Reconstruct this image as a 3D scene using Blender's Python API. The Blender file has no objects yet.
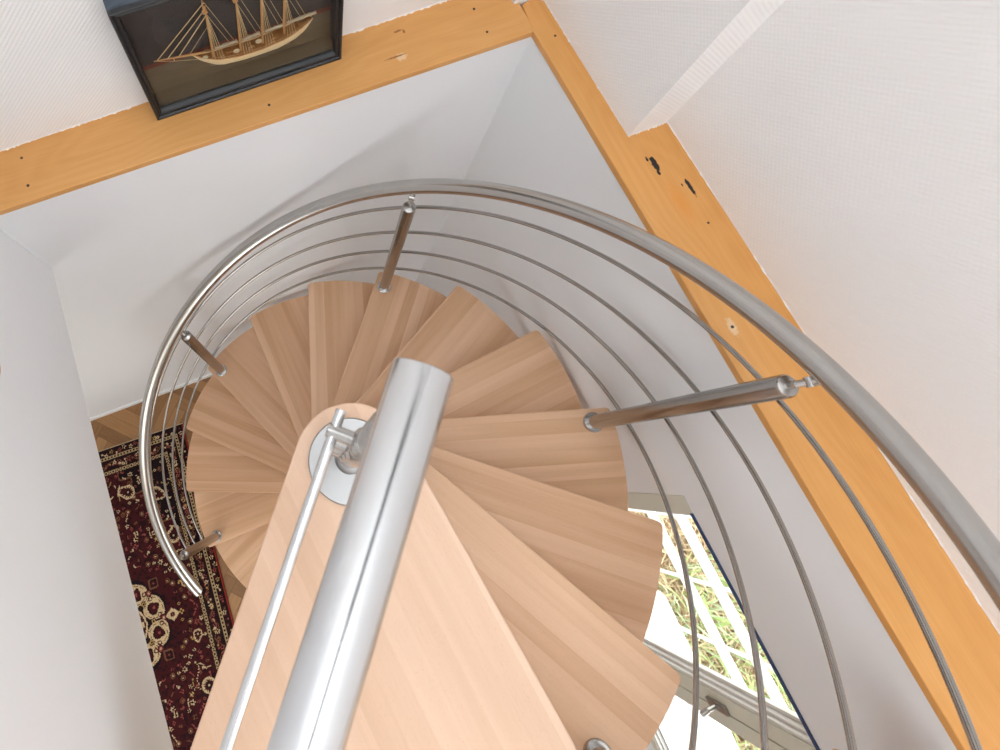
import bpy, bmesh, math, random
from mathutils import Vector, Matrix
import numpy as np
random.seed(7)
PI = math.pi
scn = bpy.context.scene
COL = scn.collection

# ------------------------------------------------------------------ measured layout
RISE = 0.19854
ZT = 14 * RISE            # top of the landing tread
TH0 = -1.2952             # nosing angle of the landing tread
DTH = 0.38288
R_T = 0.80                # tread radius
R_RAIL, Z_RAIL = 0.7623, 0.9047
R_ROD, Z_ROD = 0.7932, (0.7026, 0.4808, 0.2747, 0.0629)
R_B = 0.7368
XW, YW = 0.814, 0.817     # lower wall faces
XL = -0.619               # left wall face
ZL = 2.80                 # ledge top
XU, YU = 0.985, 0.985     # upper wall faces

# ------------------------------------------------------------------ helpers
def srgb(r, g, b):
    f = lambda c: (c / 255 / 12.92) if c / 255 <= 0.04045 else ((c / 255 + 0.055) / 1.055) ** 2.4
    return (f(r), f(g), f(b), 1.0)

def mesh_obj(name, bm, mat, parent=None, smooth=False):
    me = bpy.data.meshes.new(name)
    bmesh.ops.recalc_face_normals(bm, faces=bm.faces)
    bm.to_mesh(me); bm.free()
    if mat: me.materials.append(mat)
    if smooth:
        for p in me.polygons: p.use_smooth = True
    o = bpy.data.objects.new(name, me)
    COL.objects.link(o)
    if parent: o.parent = parent
    return o

def smooth_angle(o, deg=35):
    me = o.data
    for p in me.polygons: p.use_smooth = True
    bm = bmesh.new(); bm.from_mesh(me)
    for e in bm.edges:
        if len(e.link_faces) == 2 and e.calc_face_angle() > math.radians(deg):
            e.smooth = False
    bm.to_mesh(me); bm.free()
    return o

def empty(name, loc=(0, 0, 0), rz=0.0):
    o = bpy.data.objects.new(name, None); o.empty_display_size = 0.1
    COL.objects.link(o); o.location = loc; o.rotation_euler = (0, 0, rz)
    return o

def tag(o, label=None, cat=None, group=None, kind=None):
    if label: o['label'] = label
    if cat: o['category'] = cat
    if group: o['group'] = group
    if kind: o['kind'] = kind
    return o

def struct(o): o['kind'] = 'structure'; return o

def add_box(bm, x0, x1, y0, y1, z0, z1):
    v = [bm.verts.new((x, y, z)) for z in (z0, z1) for y in (y0, y1) for x in (x0, x1)]
    for f in ((0, 2, 3, 1), (4, 5, 7, 6), (0, 1, 5, 4), (2, 6, 7, 3), (0, 4, 6, 2), (1, 3, 7, 5)):
        bm.faces.new([v[i] for i in f])

def box(*a):
    bm = bmesh.new(); add_box(bm, *a); return bm

def add_prism(bm, pts, z0, z1):
    n = len(pts)
    lo = [bm.verts.new((p[0], p[1], z0)) for p in pts]
    hi = [bm.verts.new((p[0], p[1], z1)) for p in pts]
    bm.faces.new(list(reversed(lo))); bm.faces.new(hi)
    for i in range(n):
        j = (i + 1) % n
        bm.faces.new((lo[i], lo[j], hi[j], hi[i]))

def frame_for(t, prev=None):
    t = t.normalized()
    if prev is None:
        up = Vector((0, 0, 1)) if abs(t.z) < 0.9 else Vector((1, 0, 0))
        u = (up - t * up.dot(t)).normalized()
    else:
        u = (prev - t * prev.dot(t)).normalized()
    return u, t.cross(u)

def add_tube(bm, pts, r, seg=12, caps=True, bev=0.0):
    pts = [Vector(p) for p in pts]
    rr = r if isinstance(r, (list, tuple)) else [r] * len(pts)
    if bev > 0:
        a = (pts[1] - pts[0]).normalized(); b = (pts[-1] - pts[-2]).normalized()
        pts = [pts[0], pts[0] + a * bev] + pts[1:-1] + [pts[-1] - b * bev, pts[-1]]
        rr = [rr[0] - bev, rr[0]] + list(rr[1:-1]) + [rr[-1], rr[-1] - bev]
    rings = []; u = None
    for i, p in enumerate(pts):
        if i == 0: t = pts[1] - pts[0]
        elif i == len(pts) - 1: t = pts[-1] - pts[-2]
        else: t = (pts[i + 1] - pts[i]).normalized() + (pts[i] - pts[i - 1]).normalized()
        u, w = frame_for(t, u)
        rings.append([bm.verts.new(p + (u * math.cos(2 * PI * k / seg) + w * math.sin(2 * PI * k / seg)) * rr[i]) for k in range(seg)])
    for a, b in zip(rings[:-1], rings[1:]):
        for k in range(seg):
            bm.faces.new((a[k], a[(k + 1) % seg], b[(k + 1) % seg], b[k]))
    if caps:
        bm.faces.new(list(reversed(rings[0]))); bm.faces.new(rings[-1])

def tube(pts, r, seg=12, bev=0.0):
    bm = bmesh.new(); add_tube(bm, pts, r, seg, True, bev); return bm

def add_lathe(bm, prof, seg=24, origin=(0, 0, 0), axis=(0, 0, 1)):
    a = Vector(axis).normalized(); u, w = frame_for(a); o = Vector(origin)
    rings = []
    for r, h in prof:
        if r < 1e-6: rings.append([bm.verts.new(o + a * h)])
        else: rings.append([bm.verts.new(o + a * h + (u * math.cos(2 * PI * k / seg) + w * math.sin(2 * PI * k / seg)) * r) for k in range(seg)])
    for A, B in zip(rings[:-1], rings[1:]):
        for k in range(seg):
            k2 = (k + 1) % seg
            if len(A) == 1 and len(B) == 1: continue
            if len(A) == 1: bm.faces.new((A[0], B[k2], B[k]))
            elif len(B) == 1: bm.faces.new((A[k], A[k2], B[0]))
            else: bm.faces.new((A[k], A[k2], B[k2], B[k]))

def lathe(prof, seg=24, origin=(0, 0, 0), axis=(0, 0, 1)):
    bm = bmesh.new(); add_lathe(bm, prof, seg, origin, axis); return bm

def bevel_mod(o, w, seg=2, ang=30):
    m = o.modifiers.new('bevel', 'BEVEL'); m.width = w; m.segments = seg
    m.limit_method = 'ANGLE'; m.angle_limit = math.radians(ang)
    return o

# ------------------------------------------------------------------ materials
def new_mat(name):
    m = bpy.data.materials.new(name); m.use_nodes = True
    nt = m.node_tree; b = nt.nodes['Principled BSDF']
    return m, nt, b

class NB:
    """small node builder"""
    def __init__(s, nt): s.nt = nt
    def n(s, t, **k):
        nd = s.nt.nodes.new(t)
        for a, v in k.items(): setattr(nd, a, v)
        return nd
    def l(s, a, b): s.nt.links.new(a, b)
    def val(s, sock, v):
        if hasattr(v, 'node'): s.l(v, sock)
        else: sock.default_value = v
    def math(s, op, a, b=None, c=None):
        nd = s.n('ShaderNodeMath', operation=op)
        s.val(nd.inputs[0], a)
        if b is not None: s.val(nd.inputs[1], b)
        if c is not None: s.val(nd.inputs[2], c)
        return nd.outputs[0]
    def noise(s, vec, scale, detail=3, rough=0.5, dist=0.0):
        nd = s.n('ShaderNodeTexNoise'); s.l(vec, nd.inputs['Vector'])
        nd.inputs['Scale'].default_value = scale; nd.inputs['Detail'].default_value = detail
        nd.inputs['Roughness'].default_value = rough; nd.inputs['Distortion'].default_value = dist
        return nd.outputs['Fac']
    def mapping(s, vec, scale=(1, 1, 1), rot=(0, 0, 0), loc=(0, 0, 0)):
        nd = s.n('ShaderNodeMapping'); s.l(vec, nd.inputs['Vector'])
        nd.inputs['Scale'].default_value = scale; nd.inputs['Rotation'].default_value = rot; nd.inputs['Location'].default_value = loc
        return nd.outputs['Vector']
    def ramp(s, fac, stops, interp='LINEAR'):
        nd = s.n('ShaderNodeValToRGB'); s.l(fac, nd.inputs[0]); cr = nd.color_ramp; cr.interpolation = interp
        while len(cr.elements) > len(stops): cr.elements.remove(cr.elements[-1])
        while len(cr.elements) < len(stops): cr.elements.new(0.5)
        for e, (p, c) in zip(cr.elements, stops): e.position = p; e.color = c
        return nd.outputs['Color']
    def mix(s, fac, a, b, mode='MIX'):
        nd = s.n('ShaderNodeMix', data_type='RGBA', blend_type=mode)
        s.val(nd.inputs[0], fac); s.val(nd.inputs[6], a); s.val(nd.inputs[7], b)
        return nd.outputs[2]
    def bump(s, h, strength, dist, bsdf):
        nd = s.n('ShaderNodeBump'); nd.inputs['Strength'].default_value = strength; nd.inputs['Distance'].default_value = dist
        s.l(h, nd.inputs['Height']); s.l(nd.outputs[0], bsdf.inputs['Normal'])
    def obj(s): return s.n('ShaderNodeTexCoord').outputs['Object']

def plain(name, col, rough=0.5, metal=0.0):
    m, nt, b = new_mat(name)
    b.inputs['Base Color'].default_value = col; b.inputs['Roughness'].default_value = rough; b.inputs['Metallic'].default_value = metal
    return m

def paint_mat(name, col, rough=0.7, bump=0.15):
    m, nt, b = new_mat(name); N = NB(nt); o = N.obj()
    f = N.noise(o, 3.0, 3)
    c = N.mix(f, tuple(x * 0.97 for x in col[:3]) + (1,), col)
    N.l(c, b.inputs['Base Color']); b.inputs['Roughness'].default_value = rough
    N.bump(N.noise(o, 180, 2), bump, 0.0008, b)
    return m

def wallpaper_mat(ka, kc):
    m, nt, b = new_mat('woven_wallpaper'); N = NB(nt); o = N.obj()
    sx = N.n('ShaderNodeSeparateXYZ'); N.l(o, sx.inputs[0])
    wob = N.noise(o, 40, 2)
    h = N.math('ADD', sx.outputs['X'], sx.outputs['Y'])
    zz = N.math('ADD', sx.outputs['Z'], N.math('MULTIPLY', wob, 0.003))
    a = N.math('SINE', N.math('MULTIPLY', N.math('ADD', h, zz), 2 * PI / 0.0120))
    c = N.math('SINE', N.math('MULTIPLY', N.math('SUBTRACT', h, zz), 2 * PI / 0.0120))
    s = N.math('ADD', N.math('MULTIPLY', a, ka), N.math('MULTIPLY', c, kc))
    big = N.noise(N.mapping(o, (1, 1, 2.2)), 110, 3)
    s = N.math('ADD', s, N.math('MULTIPLY', big, 1.6))
    N.l(N.mix(N.noise(o, 2.5, 2), srgb(233, 233, 233), srgb(238, 238, 238)), b.inputs['Base Color'])
    b.inputs['Roughness'].default_value = 0.75
    N.bump(s, 0.24, 0.0012, b)
    return m

def tread_mat(name, rot, c0, c1, c2, sw=0.043):
    m, nt, b = new_mat(name); N = NB(nt); tc = N.n('ShaderNodeTexCoord'); o = tc.outputs['Object']
    info = N.n('ShaderNodeObjectInfo'); rnd = info.outputs['Random']
    v = N.mapping(o, rot=(0, 0, rot))
    sp = N.n('ShaderNodeSeparateXYZ'); N.l(v, sp.inputs[0])
    wd = N.math('ADD', sp.outputs['Y'], N.math('MULTIPLY', rnd, 3.7))
    sid = N.math('FLOOR', N.math('DIVIDE', wd, sw))
    wn = N.n('ShaderNodeTexWhiteNoise', noise_dimensions='2D')
    cv = N.n('ShaderNodeCombineXYZ'); N.l(sid, cv.inputs[0]); N.l(N.math('MULTIPLY', rnd, 91.0), cv.inputs[1]); N.l(cv.outputs[0], wn.inputs['Vector'])
    stave = wn.outputs['Value']
    # long soft figure bands, shifted per stave
    cv2 = N.n('ShaderNodeCombineXYZ'); N.l(sp.outputs['X'], cv2.inputs[0]); N.l(wd, cv2.inputs[1]); N.l(N.math('MULTIPLY', stave, 9.0), cv2.inputs[2])
    band = N.noise(N.mapping(cv2.outputs[0], (1.1, 26, 1)), 1.0, 2, 0.5, 0.2)
    fine = N.noise(N.mapping(cv2.outputs[0], (9, 420, 1)), 1.0, 3, 0.6)
    fleck = N.noise(N.mapping(cv2.outputs[0], (120, 700, 1)), 1.0, 2)
    f = N.math('ADD', N.math('MULTIPLY', stave, 0.34), N.math('MULTIPLY', band, 0.70))
    f = N.math('ADD', f, N.math('MULTIPLY', N.math('SUBTRACT', fine, 0.5), 0.22))
    c = N.ramp(f, [(0.22, c0), (0.5, c1), (0.82, c2)])
    fl = N.ramp(fleck, [(0.62, (1, 1, 1, 1)), (0.72, (0.86, 0.78, 0.72, 1))])
    c = N.mix(0.6, c, fl, 'MULTIPLY')
    N.l(c, b.inputs['Base Color'])
    b.inputs['Roughness'].default_value = 0.38
    b.inputs['Specular IOR Level'].default_value = 0.35
    N.bump(fine, 0.08, 0.0005, b)
    return m

def pine_mat(name, along, knots, base=(212, 157, 94)):
    """lacquered softwood; along = 'X' or 'Y'; knots = [(x, y, rx, ry, kind)]"""
    m, nt, b = new_mat(name); N = NB(nt); o = N.obj()
    rot = 0 if along == 'X' else PI / 2
    v = N.mapping(o, rot=(0, 0, rot))
    wob = N.noise(N.mapping(v, (0.9, 3.0, 1)), 1.6, 2)
    sp = N.n('ShaderNodeSeparateXYZ'); N.l(v, sp.inputs[0])
    ring = N.math('SINE', N.math('MULTIPLY', N.math('ADD', sp.outputs['Y'], N.math('MULTIPLY', wob, 0.55)), 2 * PI / 0.042))
    fine = N.noise(N.mapping(v, (6, 260, 1)), 1.0, 3, 0.6)
    big = N.noise(N.mapping(v, (1.2, 6, 1)), 1.3, 2)
    f = N.math('ADD', N.math('MULTIPLY', N.math('ADD', N.math('MULTIPLY', ring, 0.5), 0.5), 0.07), N.math('MULTIPLY', fine, 0.30))
    f = N.math('ADD', f, N.math('MULTIPLY', big, 0.62))
    r, g, bb = base
    c = N.ramp(f, [(0.25, srgb(r - 12, g - 14, bb - 14)), (0.5, srgb(r, g, bb)), (0.75, srgb(r + 10, g + 12, bb + 18))])
    for (kx, ky, rx, ry, kind) in knots:
        mp = N.mapping(o, (1 / rx, 1 / ry, 0), loc=(-kx / rx, -ky / ry, 0))
        ds = N.n('ShaderNodeVectorMath', operation='LENGTH'); N.l(mp, ds.inputs[0])
        dd = N.math('ADD', ds.outputs['Value'], N.math('MULTIPLY', N.math('SUBTRACT', N.noise(o, 140, 3), 0.5), 1.3))
        if kind == 'dark': colr, k0, k1 = srgb(42, 36, 36), 0.8, 1.0
        elif kind == 'halo': colr, k0, k1 = srgb(214, 146, 74), 0.3, 1.4
        elif kind == 'pale': colr, k0, k1 = srgb(222, 190, 150), 0.6, 1.05
        else: colr, k0, k1 = srgb(150, 96, 52), 0.5, 1.1
        msk = N.n('ShaderNodeMapRange'); N.l(dd, msk.inputs[0]); msk.inputs[1].default_value = k0; msk.inputs[2].default_value = k1
        msk.inputs[3].default_value = 1; msk.inputs[4].default_value = 0
        c = N.mix(msk.outputs[0], c, colr)
    N.l(c, b.inputs['Base Color']); b.inputs['Roughness'].default_value = 0.42
    b.inputs['Specular IOR Level'].default_value = 0.3
    return m

def steel_mat(name, col=(0.50, 0.485, 0.465, 1), rough=0.24):
    m, nt, b = new_mat(name); N = NB(nt); o = N.obj()
    b.inputs['Base Color'].default_value = col; b.inputs['Metallic'].default_value = 1.0
    b.inputs['Roughness'].default_value = rough
    return m

M_wallpaper = wallpaper_mat(0.9, 0.2)
M_wallpaper_b = wallpaper_mat(0.3, 0.8)
M_paint = paint_mat('smooth_white_paint', srgb(234, 236, 238))
M_left = paint_mat('fine_white_plaster', srgb(240, 242, 245), 0.7, 0.3)
M_steel = steel_mat('brushed_steel')
M_rod = steel_mat('polished_steel_rod', (0.40, 0.385, 0.365, 1), 0.13)
M_post = steel_mat('brushed_steel_post', (0.40, 0.385, 0.37, 1), 0.24)
M_fore = steel_mat('brushed_steel_thick', (0.66, 0.66, 0.665, 1), 0.18)
M_plate = steel_mat('satin_steel_plate', (0.42, 0.42, 0.42, 1), 0.42)
M_beech = tread_mat('beech_staves', math.radians(8.5), srgb(198, 155, 118), srgb(213, 173, 138), srgb(228, 192, 160))
M_beech_top = tread_mat('beech_staves_top', math.radians(83.5), srgb(211, 174, 144), srgb(221, 186, 158), srgb(230, 198, 172), 0.05)
M_whitelac = plain('white_window_lacquer', srgb(240, 241, 240), 0.35)
M_olive = paint_mat('olive_grey_window_paint', srgb(216, 218, 206), 0.45, 0.05)
M_blue = plain('blue_gasket', srgb(40, 66, 110), 0.5)
M_whitemetal = plain('white_garden_metal', srgb(238, 240, 240), 0.4)
M_black = plain('black_case_lacquer', srgb(34, 36, 40), 0.36)
M_slate = paint_mat('slate_case_top', srgb(62, 72, 84), 0.5, 0.3)
M_brass = plain('brass', srgb(215, 180, 105), 0.45, 1.0)
M_screw = plain('dark_screw_head', srgb(60, 46, 38), 0.6)
M_trimwhite = plain('white_caulk', srgb(236, 232, 226), 0.7)

def glass_mat(name, tint=(1, 1, 1, 1), refl=1.0):
    m = bpy.data.materials.new(name); m.use_nodes = True; nt = m.node_tree; nt.nodes.clear(); N = NB(nt)
    out = N.n('ShaderNodeOutputMaterial'); tr = N.n('ShaderNodeBsdfTransparent'); gl = N.n('ShaderNodeBsdfGlossy')
    tr.inputs[0].default_value = tint; gl.inputs['Roughness'].default_value = 0.02
    ge = N.n('ShaderNodeNewGeometry'); dt = N.n('ShaderNodeVectorMath', operation='DOT_PRODUCT')
    N.l(ge.outputs['Incoming'], dt.inputs[0]); N.l(ge.outputs['Normal'], dt.inputs[1])
    sch = N.math('ADD', 0.02, N.math('MULTIPLY', 0.98, N.math('POWER', N.math('SUBTRACT', 1.0, N.math('ABSOLUTE', dt.outputs['Value'])), 5.0)))
    mx = N.n('ShaderNodeMixShader'); N.l(N.math('MULTIPLY', sch, refl), mx.inputs[0]); N.l(tr.outputs[0], mx.inputs[1]); N.l(gl.outputs[0], mx.inputs[2]); N.l(mx.outputs[0], out.inputs[0])
    return m
M_glass = glass_mat('clear_pane', (0.97, 0.99, 0.98, 1))

# ------------------------------------------------------------------ the setting: walls
def wall(name, bm, mat): return struct(mesh_obj(name, bm, mat))

# back wall: thick lower part, thinner upper part behind the ledge
def yb(x): return 0.8155 + (0.80 - x) * 0.0066      # the back wall is a touch out of square
bm = bmesh.new(); add_prism(bm, [(-4.2, yb(-4.2)), (XU + 0.2, yb(XU + 0.2)), (XU + 0.2, 1.25), (-4.2, 1.25)], -0.02, ZL - 0.02)
wall('wall_back', bm, M_paint)
bm = bmesh.new(); add_prism(bm, [(-0.8, YU - 0.009), (XU, YU), (XU + 0.2, YU), (XU + 0.2, 1.25), (-0.8, 1.25)], ZL - 0.02, 6.3)
wall('wall_back_upper', bm, M_wallpaper_b)
# right wall with the window opening (lower part)
WY0, WY1, WZ0, WZ1 = -2.05, -0.385, 0.95, 2.294
bm = bmesh.new()
add_box(bm, XW, 1.02, WY1, YW, -0.02, ZL - 0.02)
add_box(bm, XW, 1.02, -4.2, WY0, -0.02, ZL - 0.02)
add_box(bm, XW, 1.02, WY0, WY1, -0.02, WZ0)
add_box(bm, XW, 1.02, WY0, WY1, WZ1, ZL - 0.02)
bmesh.ops.remove_doubles(bm, verts=bm.verts, dist=1e-5)
wall('wall_right', bm, M_paint)
bm = bmesh.new()
add_box(bm, XU, 1.16, -4.2, 0.462, ZL - 0.02, 3.5); add_box(bm, XU, 1.16, -4.2, 0.462, 5.4, 6.3)
add_box(bm, XU, 1.16, -1.5, 0.462, 3.5, 5.4); add_box(bm, XU, 1.16, -4.2, -2.7, 3.5, 5.4)
bmesh.ops.remove_doubles(bm, verts=bm.verts, dist=1e-5)
wall('wall_right_upper', bm, M_wallpaper)
bm = bmesh.new(); add_prism(bm, [(0.880, 0.462), (1.16, 0.462), (1.16, YU), (0.803, YU), (0.803, 0.908), (0.880, 0.900)], ZL - 0.02, 6.3)
wall('wall_right_pier', bm, M_wallpaper)
# left wall hanging over the lower room
bm = bmesh.new()
def yz_prism(bm, pts, x0, x1):
    a = [bm.verts.new((x0, y, z)) for y, z in pts]; b = [bm.verts.new((x1, y, z)) for y, z in pts]
    bm.faces.new(a); bm.faces.new(list(reversed(b)))
    for i in range(len(pts)):
        j = (i + 1) % len(pts); bm.faces.new((a[i], b[i], b[j], a[j]))
yz_prism(bm, [(-4.2, 2.389), (0.8255, 2.389), (0.8255, ZL - 0.02), (0.978, ZL - 0.02), (0.978, 6.3), (-4.2, 6.3)], XL - 0.14, XL)
wall('wall_left', bm, M_left)
wall('ceiling_lower', box(-4.2, XL - 0.14, -4.2, YW, 2.389, 2.6), M_paint)
wall('wall_left_lower', box(-4.4, -4.2, -4.2, YW, -0.02, 2.6), M_paint)
bm = bmesh.new()
add_box(bm, -4.4, -3.4, -4.4, -4.2, -0.02, 2.6); add_box(bm, -1.2, 1.16, -4.4, -4.2, -0.02, 2.74)
add_box(bm, -3.4, -1.2, -4.4, -4.2, -0.02, 0.3); add_box(bm, -3.4, -1.2, -4.4, -4.2, 2.3, 2.6)
wall('wall_front_lower', bm, M_paint)
# upper hall: floor beyond the landing, front wall, ceiling with a roof window
wall('floor_upper', box(XL, XW, -4.2, -1.0, ZT - 0.26, ZT - 0.002), M_beech_top)
bm = bmesh.new()
add_box(bm, XL - 0.14, 1.16, -4.4, -4.2, ZT - 0.26, 3.4)
add_box(bm, XL - 0.14, -0.45, -4.4, -4.2, 3.4, 6.3); add_box(bm, 0.8, 1.16, -4.4, -4.2, 3.4, 6.3); add_box(bm, -0.45, 0.8, -4.4, -4.2, 5.0, 6.3)
wall('wall_front', bm, M_paint)
SK = (-0.55, 0.90, -1.6, 0.85)   # skylight
bm = bmesh.new()
add_box(bm, XL - 0.14, 1.16, SK[3], 1.25, 6.3, 6.45); add_box(bm, XL - 0.14, 1.16, -4.4, SK[2], 6.3, 6.45)
add_box(bm, XL - 0.14, SK[0], SK[2], SK[3], 6.3, 6.45); add_box(bm, SK[1], 1.16, SK[2], SK[3], 6.3, 6.45)
bmesh.ops.remove_doubles(bm, verts=bm.verts, dist=1e-5)
wall('ceiling', bm, M_paint)

bm = bmesh.new(); add_box(bm, -0.86, 1.32, -0.11, 0.11, 4.85, 4.99)  # unseen bar added so its reflection darkens a stripe along the foreground handrail
o = wall('added_reflection_beam', bm, plain('reflection_beam_dark', srgb(58, 52, 50), 0.6)); o.location = (0.012, -0.010, 0); o.rotation_euler = (0, 0, math.radians(49.2))

# ------------------------------------------------------------------ ledges (orange wood on top of the thick lower walls)
M_pine_b = pine_mat('orange_pine_back', 'X', [(0.468, 0.867, 0.016, 0.012, 'pale'), (0.455, 0.872, 0.03, 0.003, 'brown'), (0.4915, 0.942, 0.012, 0.004, 'brown'), (0.505, 0.936, 0.004, 0.006, 'brown')])
M_pine_r = pine_mat('orange_pine_right', 'Y', [(0.900, 0.375, 0.0075, 0.024, 'dark'), (0.897, 0.352, 0.004, 0.007, 'dark'), (0.889, 0.392, 0.003, 0.006, 'dark'),
    (0.9447, 0.294, 0.005, 0.026, 'dark'), (0.93, 0.305, 0.002, 0.004, 'dark'), (0.905, 0.27, 0.018, 0.05, 'halo'), (0.852, -0.0222, 0.011, 0.022, 'pale')], (212, 155, 90))
def ragged(p0, p1, n, amp, nx, ny):
    pts = []
    for i in range(n + 1):
        t = i / n; a = random.uniform(-amp, amp) if 0 < i < n else 0
        pts.append((p0[0] + (p1[0] - p0[0]) * t + nx * a, p0[1] + (p1[1] - p0[1]) * t + ny * a))
    return pts
bm = bmesh.new(); add_prism(bm, [(XL + 0.001, yb(XL) - 0.004), (0.817, yb(0.817) - 0.004), (0.817, YU), (XL + 0.001, YU - 0.008)], ZL - 0.021, ZL)
lb = mesh_obj('window_ledge_board', bm, M_pine_b); lb.name = 'wooden_ledge'
bevel_mod(lb, 0.0025)
tag(lb, 'orange wooden ledge along the back wall carrying the black display case', 'ledge')
pts = [(XW - 0.004, -1.3), (XU, -1.3), (XU, 0.4615), (0.880, 0.4615), (0.880, 0.885), (0.870, 0.899), (0.845, 0.905), (0.822, 0.898), (XW - 0.004, 0.816)]
bm = bmesh.new(); add_prism(bm, pts, ZL - 0.021, ZL + 0.001)
lr = mesh_obj('wooden_ledge', bm, M_pine_r); bevel_mod(lr, 0.0025)
tag(lr, 'orange wooden ledge with dark knots running under the woven white right wall', 'ledge')
def screws(parent, spots, z):
    for x, y, r in spots:
        o = mesh_obj('screw', lathe([(0, 0), (r, 0), (r, 0.0008), (r * 0.5, 0.0012), (0, 0.0009)], 12, (x, y, z)), M_screw, parent)
screws(lb, [(-0.4991, 0.940, 0.0035), (-0.5003, 0.8617, 0.0038), (0.1096, 0.8582, 0.0035), (0.7011, 0.9321, 0.0035), (0.7008, 0.8551, 0.0035)], ZL)
screws(lr, [(0.8546, 0.7804, 0.0033), (0.9344, 0.2022, 0.0028), (0.852, -0.0222, 0.0035)], ZL + 0.001)
# torn wallpaper edge / caulk line where the upper walls meet the ledges
def caulk(name, p0, p1, w, n, z, nx, ny):
    bm = bmesh.new(); prev = None
    for i in range(n + 1):
        t = i / n; x = p0[0] + (p1[0] - p0[0]) * t; y = p0[1] + (p1[1] - p0[1]) * t
        a = w * (0.5 + random.random() ** 3 * 2.0)
        q = [bm.verts.new((x + nx * 0.003, y + ny * 0.003, z)), bm.verts.new((x - nx * a, y - ny * a, z)), bm.verts.new((x + nx * 0.003, y + ny * 0.003, z + 0.005))]
        if prev:
            bm.faces.new((prev[0], q[0], q[1], prev[1])); bm.faces.new((prev[1], q[1], q[2], prev[2])); bm.faces.new((prev[0], prev[2], q[2], q[0]))
        prev = q
    return struct(mesh_obj(name, bm, M_trimwhite))
caulk('trim_1', (XL, YU - 0.008), (0.803, YU - 0.001), 0.0022, 260, ZL + 0.0005, 0, 1)
caulk('trim_2', (XU, -1.3), (XU, 0.4615), 0.0015, 200, ZL + 0.0015, 1, 0)
caulk('trim_3', (0.880, 0.4615), (0.880, 0.89), 0.0015, 80, ZL + 0.0015, 1, 0)
caulk('trim_4', (XU, 0.4615), (0.880, 0.4615), 0.002, 30, ZL + 0.0015, 0, 1)

# ------------------------------------------------------------------ lower floor: herringbone parquet blocks in one mesh
def parquet():
    L, W = 0.36, 0.072; n = int(L / W)
    verts, faces, cols, uvs = [], [], [], []
    def rect(cx, cy, ang, l, w):
        ca, sa = math.cos(ang), math.sin(ang); g = 0.0006
        i0 = len(verts)
        for u, v in ((-1, -1), (1, -1), (1, 1), (-1, 1)):
            a = u * (l / 2 - g); b = v * (w / 2 - g)
            verts.append((cx + a * ca - b * sa, cy + a * sa + b * ca, 0.0))
        faces.append((i0, i0 + 1, i0 + 2, i0 + 3))
        r = random.random(); ox = random.random() * 5
        cols.append(r); uvs.append([(ox, r * 7), (ox + l, r * 7), (ox + l, r * 7 + w), (ox, r * 7 + w)])
    # herringbone lattice in a frame turned 45 degrees
    rot = math.radians(45)
    cr, sr = math.cos(rot), math.sin(rot)
    K = 70
    for i in range(-K, K):
        for j in range(-14, 14):
            # horizontal block with lower-left corner
            x = i * W + j * L; y = i * W - j * L
            for (bx, by, hor) in ((x, y, True), (x, y + W, False)):
                if hor: cx, cy, a = bx + L / 2, by + W / 2, 0.0
                else: cx, cy, a = bx + W / 2, by + L / 2, PI / 2
                gx = cx * cr - cy * sr; gy = cx * sr + cy * cr
                if -4.2 < gx < 0.9 and -4.2 < gy < 0.95:
                    rect(gx, gy, a + rot, L, W)
    me = bpy.data.meshes.new('floor'); me.from_pydata(verts, [], faces)
    at = me.attributes.new('block', 'FLOAT', 'FACE'); at.data.foreach_set('value', cols)
    uv = me.uv_layers.new(name='uv'); k = 0
    for u4 in uvs:
        for u in u4: uv.data[k].uv = u; k += 1
    m, nt, b = new_mat('oak_parquet'); N = NB(nt)
    a = N.n('ShaderNodeAttribute', attribute_name='block'); u = N.n('ShaderNodeUVMap').outputs[0]
    g = N.noise(N.mapping(u, (7, 130, 1)), 1.0, 3, 0.6)
    f = N.math('ADD', N.math('MULTIPLY', a.outputs['Fac'], 0.5), N.math('MULTIPLY', g, 0.55))
    N.l(N.ramp(f, [(0.15, srgb(112, 78, 44)), (0.5, srgb(146, 106, 64)), (0.9, srgb(172, 130, 84))]), b.inputs['Base Color'])
    b.inputs['Roughness'].default_value = 0.45
    me.materials.append(m)
    o = bpy.data.objects.new('floor', me); COL.objects.link(o)
    return struct(o)
parquet()
wall('floor_base', box(-4.2, XW, -4.2, YW, -0.05, -0.001), plain('joint_filler', srgb(70, 48, 30), 0.8))
bm = bmesh.new(); add_prism(bm, [(-4.2, yb(-4.2) - 0.012), (XW, yb(XW) - 0.012), (XW, yb(XW)), (-4.2, yb(-4.2))], 0.0, 0.045)
struct(mesh_obj('baseboard_back', bm, M_paint))

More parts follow.
